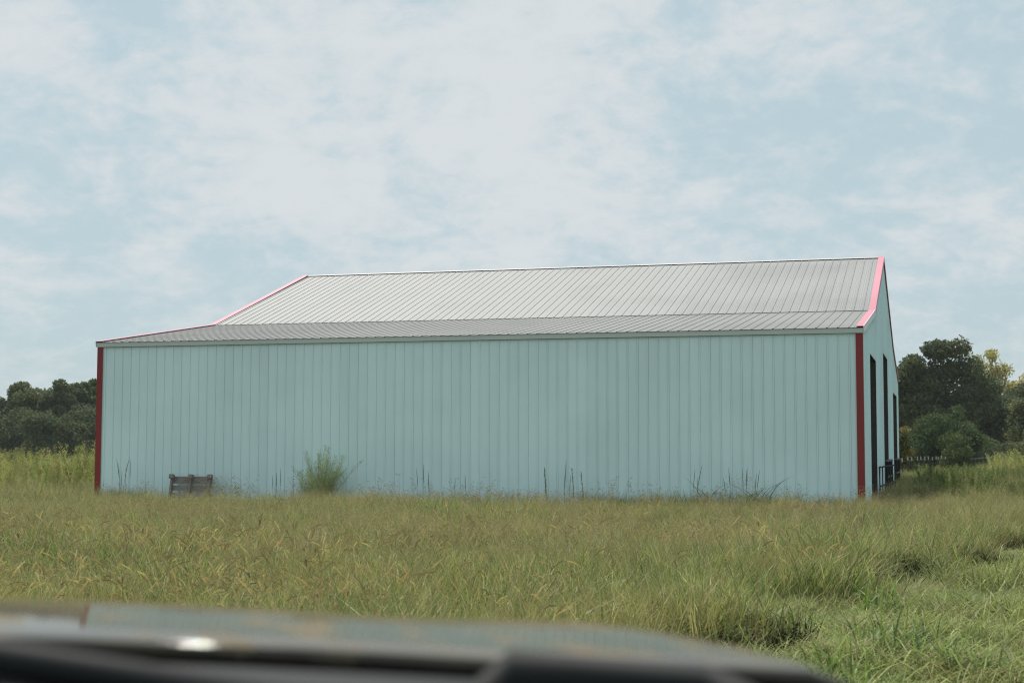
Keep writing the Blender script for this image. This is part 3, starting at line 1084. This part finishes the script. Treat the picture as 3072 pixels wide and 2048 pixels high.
def scatter(name, P, n_var, collection, rng, scl=(0.85, 1.2), tilt=0.08, aligned=None, label=None, cat=None):
    P = np.asarray(P, np.float32)
    n = len(P)
    me = bpy.data.meshes.new(name)
    me.vertices.add(n)
    me.vertices.foreach_set('co', P.ravel())
    rot = np.zeros((n, 3), np.float32)
    rot[:, 0] = rng.normal(0, tilt, n)
    rot[:, 1] = rng.normal(0, tilt, n)
    rot[:, 2] = rng.uniform(0, 6.283, n) if aligned is None else rng.normal(aligned, 0.5, n)
    a = me.attributes.new('rot', 'FLOAT_VECTOR', 'POINT')
    a.data.foreach_set('vector', rot.ravel())
    s = rng.uniform(scl[0], scl[1], n).astype(np.float32) if isinstance(scl, tuple) else np.asarray(scl, np.float32)
    a = me.attributes.new('scl', 'FLOAT', 'POINT')
    a.data.foreach_set('value', s)
    a = me.attributes.new('idx', 'INT', 'POINT')
    a.data.foreach_set('value', rng.integers(0, n_var, n).astype(np.int32))
    o = bpy.data.objects.new(name, me)
    COL.objects.link(o)
    ng = bpy.data.node_groups.new(name + '_nodes', 'GeometryNodeTree')
    ng.interface.new_socket('Geometry', in_out='INPUT', socket_type='NodeSocketGeometry')
    ng.interface.new_socket('Geometry', in_out='OUTPUT', socket_type='NodeSocketGeometry')
    gi = ng.nodes.new('NodeGroupInput')
    go = ng.nodes.new('NodeGroupOutput')
    ci = ng.nodes.new('GeometryNodeCollectionInfo')
    ci.inputs['Collection'].default_value = collection
    ci.inputs['Separate Children'].default_value = True
    ci.inputs['Reset Children'].default_value = True
    iop = ng.nodes.new('GeometryNodeInstanceOnPoints')
    iop.inputs['Pick Instance'].default_value = True

    def named(nm, dt):
        q = ng.nodes.new('GeometryNodeInputNamedAttribute')
        q.data_type = dt
        q.inputs[0].default_value = nm
        return q.outputs[0]
    L = ng.links.new
    L(gi.outputs[0], iop.inputs['Points'])
    L(ci.outputs[0], iop.inputs['Instance'])
    L(named('idx', 'INT'), iop.inputs['Instance Index'])
    L(named('rot', 'FLOAT_VECTOR'), iop.inputs['Rotation'])
    L(named('scl', 'FLOAT'), iop.inputs['Scale'])
    L(iop.outputs[0], go.inputs[0])
    md = o.modifiers.new('scatter', 'NODES')
    md.node_group = ng
    tag(o, label, cat, kind='stuff')
    return o


RG = np.random.default_rng(77)


def vnoise(x, y, f, seed=0):
    """cheap smooth 2-D noise in 0..1"""
    x = x * f + seed * 17.3
    y = y * f + seed * 9.1
    return 0.5 + 0.25 * (np.sin(x * 1.3 + 2.1 * np.sin(y * 0.7 + seed)) + np.sin(y * 1.7 + 1.7 * np.sin(x * 0.9 + 1.3 * seed)))


def field(dens, d0, d1, margin=3.0):
    """random points over the part of the field in front of the truck, between two distances"""
    ymax = d1
    wmax = 0.40 * d1 + margin
    n = int(dens * (d1 - d0) * 2 * wmax)
    x = RG.uniform(-wmax, wmax, n)
    y = RG.uniform(d0, d1, n)
    ok = np.abs(x) < 0.40 * y + margin
    u = (x - BR.x) * U.x + (y - BR.y) * U.y
    v = (x - BR.x) * V.x + (y - BR.y) * V.y
    ok &= ~((u > -BL - 0.05) & (u < 0.06) & (v > -0.10) & (v < VF + 0.1))
    return x[ok], y[ok]


def hidden_behind(x, y):
    """points in the ground area behind the barn that nobody in front of it can see"""
    return (y > 33) & (x > -0.27 * y + 1.0) & (x < 0.225 * y)


def xyz(x, y, z=0.0):
    return np.stack([x, y, np.full(len(x), z)], 1)


def stand(x, y):
    """1 where the grass stands, 0 in the flattened wheel strip"""
    s = track_s(x, y)
    return (s < 0) | (s > 3.3)


def gather(parts):
    return np.concatenate([xyz(*p) for p in parts])


# standing meadow grass
pts, sc = [], []
for (dens, d0, d1) in ((30, 3.4, 17), (17, 17, 34), (7, 34, 62)):
    x, y = field(dens, d0, d1)
    tus = vnoise(x, y, 3.1, 21) * 0.6 + vnoise(x, y, 1.3, 22) * 0.4
    ok = stand(x, y) & ~hidden_behind(x, y) & (RG.random(len(x)) < np.clip(2.4 * tus - 0.50, 0.15, 1))
    x, y = x[ok], y[ok]
    pts.append((x, y))
    hv = 0.48 + 0.36 * vnoise(x, y, 0.55, 1) + 0.50 * vnoise(x, y, 3.1, 21) + RG.uniform(-0.1, 0.12, len(x)) + 0.18 * np.exp(-((track_s(x, y) + 0.35) / 0.4) ** 2)
    sc.append(hv * (1.0 if d1 < 35 else 1.25))
x, y = field(40, 6, 26)
s_ = track_s(x, y)
ok = (s_ > -0.75) & (s_ < 0.02)
pts.append((x[ok], y[ok]))
sc.append(RG.uniform(0.8, 1.2, ok.sum()) * (0.52 + 0.85 * vnoise(x[ok], y[ok], 1.1, 6)))
n = 4200
x, y = RG.uniform(14, 46, n), RG.uniform(62, 100, n)
ok = (x > 0.245 * y) & (x < 0.42 * y) & ~((x < 0.31 * y) & (y > 66))
pts.append((x[ok], y[ok]))
sc.append(RG.uniform(1.2, 1.9, ok.sum()))
scatter('meadow_grass', gather(pts), 6, C_meadow, RG, np.concatenate(sc), label='knee-high green and straw-coloured meadow grass around the barn', cat='grass')
# fine brown seed stalks
pts = []
x = RG.uniform(-BL - 0.5, 0.6, 38)
y = -0.25 - 2.2 * RG.random(38) ** 1.3
WX, WY = BR.x + U.x * x + V.x * y, BR.y + U.y * x + V.y * y
for (dens, d0, d1) in ((1.3, 4, 15), (4.5, 15, 34), (5, 34, 62)):
    x, y = field(dens, d0, d1)
    keep = RG.random(len(x)) < 0.25 + 0.9 * vnoise(x, y, 0.33, 3)
    ok = stand(x, y) & ~hidden_behind(x, y) & keep
    pts.append((x[ok], y[ok]))
scatter('seed_stalks', gather(pts), 5, C_stalk, RG, (0.75, 1.15), label='fine brown seed stalks hazing over the meadow grass', cat='grass')
scatter('wall_wisps', xyz(WX, WY), 5, C_stalk, RG, (1.0, 1.6), tilt=0.12, label='thin dry grass wisps standing against the foot of the wall', cat='grass')
# foxtails, thick on the left and centre foreground
pts = []
for (dens, d0, d1) in ((4.4, 4, 19), (0.6, 19, 30)):
    x, y = field(dens, d0, d1)
    keep = RG.random(len(x)) < np.clip(1.9 * vnoise(x, y, 0.6, 5) - 0.55 + np.where(x < 0.5, 0.22, -0.15), 0.03, 1)
    ok = stand(x, y) & keep
    pts.append((x[ok], y[ok]))
scatter('foxtail_grass', gather(pts), 6, C_fox, RG, (0.8, 1.1), label='golden arching foxtail heads among the foreground grass', cat='grass')
# broad green leaves, thick along the edge of the wheel strip and near the truck
pts = []
x, y = field(8, 4, 22)
s = track_s(x, y)
keep = RG.random(len(x)) < np.clip(1.8 * vnoise(x, y, 0.8, 8) - 0.45 + np.exp(-((s + 0.7) / 0.9) ** 2) - 0.12 - (y > 15) * 0.2, 0.03, 1)
ok = stand(x, y) & keep
pts.append((x[ok], y[ok]))
x, y = field(4, 5, 26)
s = track_s(x, y)
ok = (s > 0.5) & (s < 3.4) & (RG.random(len(x)) < vnoise(x, y, 1.4, 14) * 1.2 - 0.2)
pts.append((x[ok], y[ok]))
scatter('broadleaf_grass', gather(pts), 4, C_broad, RG, (0.75, 1.15), label='broad bright green grass leaves near the wheel track', cat='grass')
# darker coarse tufts leaning over the edge of the wheel strip
x, y = field(20, 8, 26)
s = track_s(x, y)
ok = (s > -0.75) & (s < 0.18) & (vnoise(x, y, 1.1, 6) > 0.42)
x, y = x[ok], y[ok]
scatter('dark_tuft_grass', xyz(x, y), 4, C_dark, RG, (0.85, 1.25), label='dark green coarse tufts along the edge of the wheel track', cat='grass')
# dark stems added to paint shade into the hollows under the standing edge
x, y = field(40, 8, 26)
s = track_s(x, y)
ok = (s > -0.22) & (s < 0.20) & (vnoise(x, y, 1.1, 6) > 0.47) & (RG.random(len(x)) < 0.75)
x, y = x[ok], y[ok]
scatter('shade_stems', xyz(x, y), 3, C_thatch, RG, (0.6, 1.2), label='dark stems added as painted shade along the wheel track edge', cat='grass')
# flattened strip
x, y = field(34, 3.4, 30)
s = track_s(x, y)
ok = (s > -0.28 + 0.85 * vnoise(x, y, 1.1, 6) + RG.uniform(-0.15, 0.1, len(x))) & (s < 3.6)
x, y = x[ok], y[ok]
scatter('flattened_grass', xyz(x, y), 6, C_flat, RG, 0.60 + 0.65 * vnoise(x, y, 1.9, 12) * RG.uniform(0.7, 1.3, len(x)), tilt=0.10, aligned=0.0, label='trampled light green grass lying flat along the wheel track', cat='grass')
# tall feathery weeds left of the barn and at the right-hand field edge
pts = []
n = 760
x = RG.uniform(-34, -10, n)
y = RG.uniform(38.5, 72, n)
u = (x - BR.x) * U.x + (y - BR.y) * U.y
ok = (u < -BL - 1.0)
pts.append((x[ok], y[ok]))
n = 520
x = RG.uniform(20.5, 34, n)
y = RG.uniform(58, 84, n)
ok = (x > 0.325 * y - 0.5) & (RG.random(n) < 0.55)
pts.append((x[ok], y[ok]))
fw_ = gather(pts)
scatter('feathery_weeds', fw_, 6, C_fennel, RG, 0.50 + 0.62 * vnoise(fw_[:, 0], fw_[:, 1], 0.8, 31) + RG.uniform(-0.08, 0.1, len(fw_)), label='tall feathery yellow-green weeds along the field edges', cat='weeds')

n = 260
uu, vv = 0.9 + 9.0 * RG.random(n) ** 1.3, RG.uniform(5, 36, n)
x, y = BR.x + U.x * uu + V.x * vv, BR.y + U.y * uu + V.y * vv
scatter('leafy_weeds', xyz(x, y), 6, C_weed, RG, (0.38, 0.66), label='waist-high leafy weeds in the shade beside the barn end', cat='weeds')

# ------------------------------------------------------------------ single plants along the wall
def wall_u(px_):
    """position along the wall seen in column px_"""
    k = (px_ - 1536) / F
    # point barn_pt(u,-0.4): x = k*y
    bx, by = BR.x - 0.4 * V.x, BR.y - 0.4 * V.y
    return (k * by - bx) / (U.x - k * U.y)


def plant(name, label, px_, v, bm, mat, part='leaves', group=None, cat='plant', s=1.0):
    u = wall_u(px_)
    x, y = barn_pt(u, v)
    t = empty(name, (x, y, 0), 0)
    tag(t, label, cat, group)
    o = obj(part, bm.mesh(part, mat), None, t)
    o.scale = (s * 1.12, s * 1.12, s * 1.12)
    return t


def feather_bush(seed):
    rng = np.random.default_rng(seed)
    b = fennel(seed, h=1.30, n=48, Rad=0.16, lw=0.4, nl=120, up=0.5, hmin=0.55, cols=[(0.50, 0.57, 0.28), (0.55, 0.60, 0.30), (0.45, 0.52, 0.26)], spread=0.58)
    return b


plant('feathery_bush', 'fine feathery green bush against the wall right of the pallet', 958, -0.5, feather_bush(51), M_straw, 'foliage', cat='bush')


def goldenrod(seed, h=1.1, n=2):
    rng = np.random.default_rng(seed)
    b = BladeMesh()
    for i in range(n):
        az = rng.uniform(0, 6.28)
        pts = b.path((rng.uniform(-0.05, 0.05), rng.uniform(-0.05, 0.05), 0), az, h * rng.uniform(0.9, 1.05), 0.02, 0.12, 6)
        b.ribbon(pts, 0.008, (0.10, 0.12, 0.04), 0.2)
        for k in range(80):
            t = rng.uniform(0.3, 1.0)
            i0 = min(int(t * 5), 4)
            p = Vector(pts[i0]).lerp(Vector(pts[i0 + 1]), t * 5 - i0)
            aa = rng.uniform(0, 6.28)
            L = rng.uniform(0.04, 0.085) * (1.2 - 0.6 * t)
            d = Vector((math.cos(aa), math.sin(aa), rng.uniform(0.1, 0.7))).normalized()
            w2 = Vector((-math.sin(aa), math.cos(aa), 0)) * 0.008
            c = (0.20, 0.23, 0.05) if rng.random() < 0.6 else (0.13, 0.17, 0.045)
            b.tri(tuple(p - w2), tuple(p + w2), tuple(p + d * L), c)
    return b


GR = 'leafy yellow-green stalks by the wall'
plant('leafy_stalk', 'pale yellow-green leafy stalk left of the tall dark spikes', 1640, -0.5, goldenrod(61, 0.92, 2), M_straw, 'leafy_stem', GR)
plant('leafy_stalk', 'tallest yellow-green leafy stalk beside the dark spikes', 1722, -0.5, goldenrod(62, 0.98, 1), M_straw, 'leafy_stem', GR)
plant('leafy_stalk', 'short yellow-green leafy stalk right of the dark spikes', 1745, -0.45, goldenrod(63, 0.88, 1), M_straw, 'leafy_stem', GR)


def spikes(seed, n, h, col=(0.045, 0.06, 0.035), lean=0.08, head=0.2):
    rng = np.random.default_rng(seed)
    b = BladeMesh()
    for i in range(n):
        az = rng.uniform(0, 6.28)
        pts = b.path((rng.uniform(-0.12, 0.12), rng.uniform(-0.1, 0.1), 0), az, h * rng.uniform(0.7, 1.0), rng.uniform(-lean, lean), rng.uniform(0, 0.25), 8)
        b.ribbon(pts, [0.005, 0.005, 0.005, 0.004, 0.004, 0.011, 0.010, 0.002], col, rng.uniform(-0.6, 0.6))
        b.ribbon(pts[4:], [0.004, 0.011, 0.010, 0.002], col, rng.uniform(1.0, 2.0))
    return b


SP = 'dark grass spikes standing against the wall'
for (pxx, nn, hh, sd, lab) in ((1276, 3, 1.12, 71, 'tall dark grass spikes right of the feathery bush'),
                               (1386, 2, 0.98, 72, 'pair of dark grass spikes near the middle of the wall'),
                               (1702, 3, 1.08, 73, 'dark grass spikes between the yellow-green leafy stalks'),
                               (2078, 3, 1.02, 74, 'thin dark spikes left of the arching dark clumps'),
                               (2252, 5, 1.02, 75, 'thick dark spike bunch between arching leaf clumps'),
                               (385, 6, 1.15, 76, 'group of tall thin spikes near the left red corner'),
                               (838, 3, 1.0, 77, 'crossed dark stems just left of the feathery bush'),
                               (2176, 2, 1.0, 78, 'single dark leaning spike right of the first arching clump')):
    plant('grass_spike', lab, pxx, -0.5, spikes(sd, nn, hh), M_straw, 'stems', SP)


def arching(seed, n=12, h=0.9):
    rng = np.random.default_rng(seed)
    b = BladeMesh()
    for i in range(n):
        az = rng.uniform(-0.5, 0.5) + (0 if rng.random() < 0.5 else math.pi)
        c = pick(rng, [(0.05, 0.085, 0.04), (0.06, 0.095, 0.045), (0.045, 0.075, 0.04)])
        b.blade((rng.uniform(-0.15, 0.15), rng.uniform(-0.1, 0.1), 0), az, h * rng.uniform(0.75, 1.15), rng.uniform(0.018, 0.03), rng.uniform(0.0, 0.25), rng.uniform(1.2, 2.5), c, c, 8, math.pi / 2 + rng.uniform(-0.9, 0.9))
    return b


AR = 'dark arching leaf clumps by the right part of the wall'
for (pxx, nn, hh, sd, lab) in ((2121, 9, 0.95, 81, 'dark arching leaf clump farthest left of its row'),
                               (2285, 14, 1.12, 82, 'largest dark arching leaf clump by the wall'),
                               (2232, 8, 0.95, 83, 'dark leaf clump just left of the largest arching one'),
                               (2376, 7, 0.82, 84, 'small dark leaf clump nearest the red right corner')):
    plant('arching_weed', lab, pxx, -0.5, arching(sd, nn, hh), M_grass, 'leaves', AR)
# ------------------------------------------------------------------ the truck the picture was taken from
PSI = R(12)
tf = Vector((-math.sin(PSI), math.cos(PSI), 0))
tr_ = Vector((math.cos(PSI), math.sin(PSI), 0))
c0 = -0.42 * tr_
truck = empty('pickup_truck', (c0.x + tf.x * 1.6, c0.y + tf.y * 1.6, 0), PSI)
tag(truck, 'dusty dark pickup truck bonnet across the bottom of the view', 'truck')
# local frame: x = right, y = forward measured from the camera (shifted by 1.6)


def rear_b(a):
    return 1.20 - 0.24 * a * a


def drop(a, b_):
    """depth of the bonnet skin below the eye, b_ = distance ahead of the camera"""
    aa = abs(a)
    s = max(b_ - rear_b(a), 0)
    sl = 0.018
    q = min(aa / 0.66, 1.0)
    lat = 0.020 * q * q * (1.6 - 0.6 * q) + 0.003 * (aa / 0.86) ** 4 + 0.010 * min(max((aa - 0.3) / 0.3, 0), 1) * min(s, 0.22)
    t = min(max((aa - 0.85) / 0.17, 0), 1)
    lat += 0.105 * t * t * (3 - 2 * t)
    return 0.130 + sl * s + 0.066 * s * s + 0.30 * max(s - 0.95, 0) ** 2 + lat


m, nt, out = material('dusty_paint')
tcn = node(nt, 'ShaderNodeTexCoord')
n1 = noise(nt, tcn.outputs['Object'], 7.0, 4, 0.6)
n2 = noise(nt, vm(nt, 'MULTIPLY', tcn.outputs['Object'], (22.0, 5.0, 22.0)), 1.0, 3, 0.55)
dust = mth(nt, 'ADD', ramp(nt, n1, 0.35, 0.70, 0.20, 0.46), ramp(nt, n2, 0.54, 0.66, 0, 0.6), clamp=True)
pa = node(nt, 'ShaderNodeBsdfPrincipled', {'Base Color': (0.016, 0.019, 0.020, 1), 'Roughness': 0.07, 'Specular IOR Level': 0.5})
du = node(nt, 'ShaderNodeBsdfDiffuse', {'Color': (0.165, 0.14, 0.10, 1)})
mx = node(nt, 'ShaderNodeMixShader', {0: dust, 1: pa.outputs[0], 2: du.outputs[0]})
nt.links.new(mx.outputs[0], out.inputs[0])
M_paint = m
M_rubber = plain('black_rubber', (0.010, 0.010, 0.011), 0.95, spec=0.1)
M_plastic = plain('cowl_plastic', (0.018, 0.020, 0.021), 0.7, spec=0.2)
hv, hf = [], []
As = np.linspace(-0.94, 0.94, 67)
Ss = np.concatenate([[-0.012, -0.008, 0.0, 0.012, 0.03], np.linspace(0.07, 1.32, 32)])
for s in Ss:
    for a in As:
        lip = 0.0
        if s < 0.03:
            lip = 0.003 * ((0.03 - s) / 0.042) ** 2
        hv.append((a, rear_b(a) + max(s, -0.012) - 1.6, EYE - drop(a, rear_b(a) + s) - lip))
na = len(As)
for j in range(len(Ss) - 1):
    for i in range(na - 1):
        q = j * na + i
        hf.append((q, q + 1, q + 1 + na, q + na))
hood = obj('hood', new_mesh('hood', hv, hf, smooth=True), M_paint, truck)
sm_ = hood.modifiers.new('thickness', 'SOLIDIFY')
sm_.thickness = 0.012
sm_.offset = -1
# fenders
for s_ in (-1, 1):
    fv, ff = [], []
    prof_a = [(0.948, 0.0), (0.98, 0.010), (1.01, 0.026), (1.035, 0.055), (1.05, 0.12), (1.055, 0.30), (1.05, 0.60)]
    bs = np.linspace(0.62, 2.30, 24)
    for b_ in bs:
        for (aa, dz) in prof_a:
            base = drop(0.94, b_) + 0.004
            fv.append((s_ * aa, b_ - 1.6, EYE - base - dz))
    k = len(prof_a)
    for j in range(len(bs) - 1):
        for i in range(k - 1):
            q = j * k + i
            ff.append((q, q + 1, q + 1 + k, q + k))
    obj('fender', new_mesh('fender', fv, ff, smooth=True), M_paint, truck)
# front face
ft = MB()
ft.box(-0.95, 0.95, 2.22 - 1.6, 2.34 - 1.6, 0.45, EYE - 0.62)
ft.build('bumper', M_plastic, truck)
gr = MB().box(-0.82, 0.82, 2.24 - 1.6, 2.30 - 1.6, EYE - 0.61, EYE - 0.40).build('grille', M_plastic, truck)


def strip(name, mat, b_off0, z0, b_off1, z1, a0=-0.94, a1=0.94, n=44):
    vs, fs = [], []
    for a in np.linspace(a0, a1, n):
        for (bo, zz) in ((b_off0, z0), (b_off1, z1)):
            vs.append((a, rear_b(a) + bo - 1.6, EYE - drop(a, rear_b(a)) + zz))
    for i in range(n - 1):
        fs.append((2 * i, 2 * i + 1, 2 * i + 3, 2 * i + 2))
    o = obj(name, new_mesh(name, vs, fs, smooth=True), mat, truck)
    md = o.modifiers.new('thickness', 'SOLIDIFY')
    md.thickness = 0.008
    return o


strip('hood_seal', M_rubber, 0.01, -0.050, -0.145, -0.050)
strip('hood_inner_edge', M_rubber, 0.014, -0.014, 0.016, -0.34)
strip('cowl_panel', M_plastic, -0.115, -0.004, -0.26, -0.012)
strip('cowl_lip', M_rubber, -0.255, -0.022, -0.42, -0.06)
MB().box(-0.90, 0.90, 0.35 - 1.6, 2.20 - 1.6, 0.55, EYE - 0.36).build('engine_bay', M_rubber, truck)
# wipers: pivot, arm and blade
for (pa_, tipa, side) in ((0.16, 0.70, 0), (0.60, 1.0, 1)):
    b0 = rear_b(pa_) - 0.17 - 1.6
    zz = EYE - drop(pa_, rear_b(pa_)) + 0.004
    arm = MB().tube([(pa_, b0, zz - 0.02), (pa_ + 0.02, b0 - 0.005, zz + 0.002), (pa_ + 0.14, b0 - 0.03, zz - 0.002), (tipa * 0.8, rear_b(tipa * 0.8) - 0.24 - 1.6, zz - 0.03)], [0.016, 0.017, 0.012, 0.008], 8).build('wiper_arm', M_plastic, truck, smooth=True)
    MB().tube([(pa_ + 0.045, b0 + 0.012, zz - 0.006), (pa_ + 0.045, b0 + 0.014, zz + 0.008)], [0.010, 0.006], 10).build('pivot_nut', M_steel, arm)

# ------------------------------------------------------------------ thin summer haze
m, nt, out = material('haze_air')
pv = node(nt, 'ShaderNodeVolumePrincipled', {'Color': (0.86, 0.93, 1.0, 1), 'Density': 0.00022, 'Anisotropy': 0.0})
nt.links.new(pv.outputs[0], out.inputs['Volume'])
hz = MB().box(-260, 260, -40, 330, -1.2, 16.0).build('haze', m)
tag(hz, 'thin pale summer haze over the field', 'haze', kind='stuff')
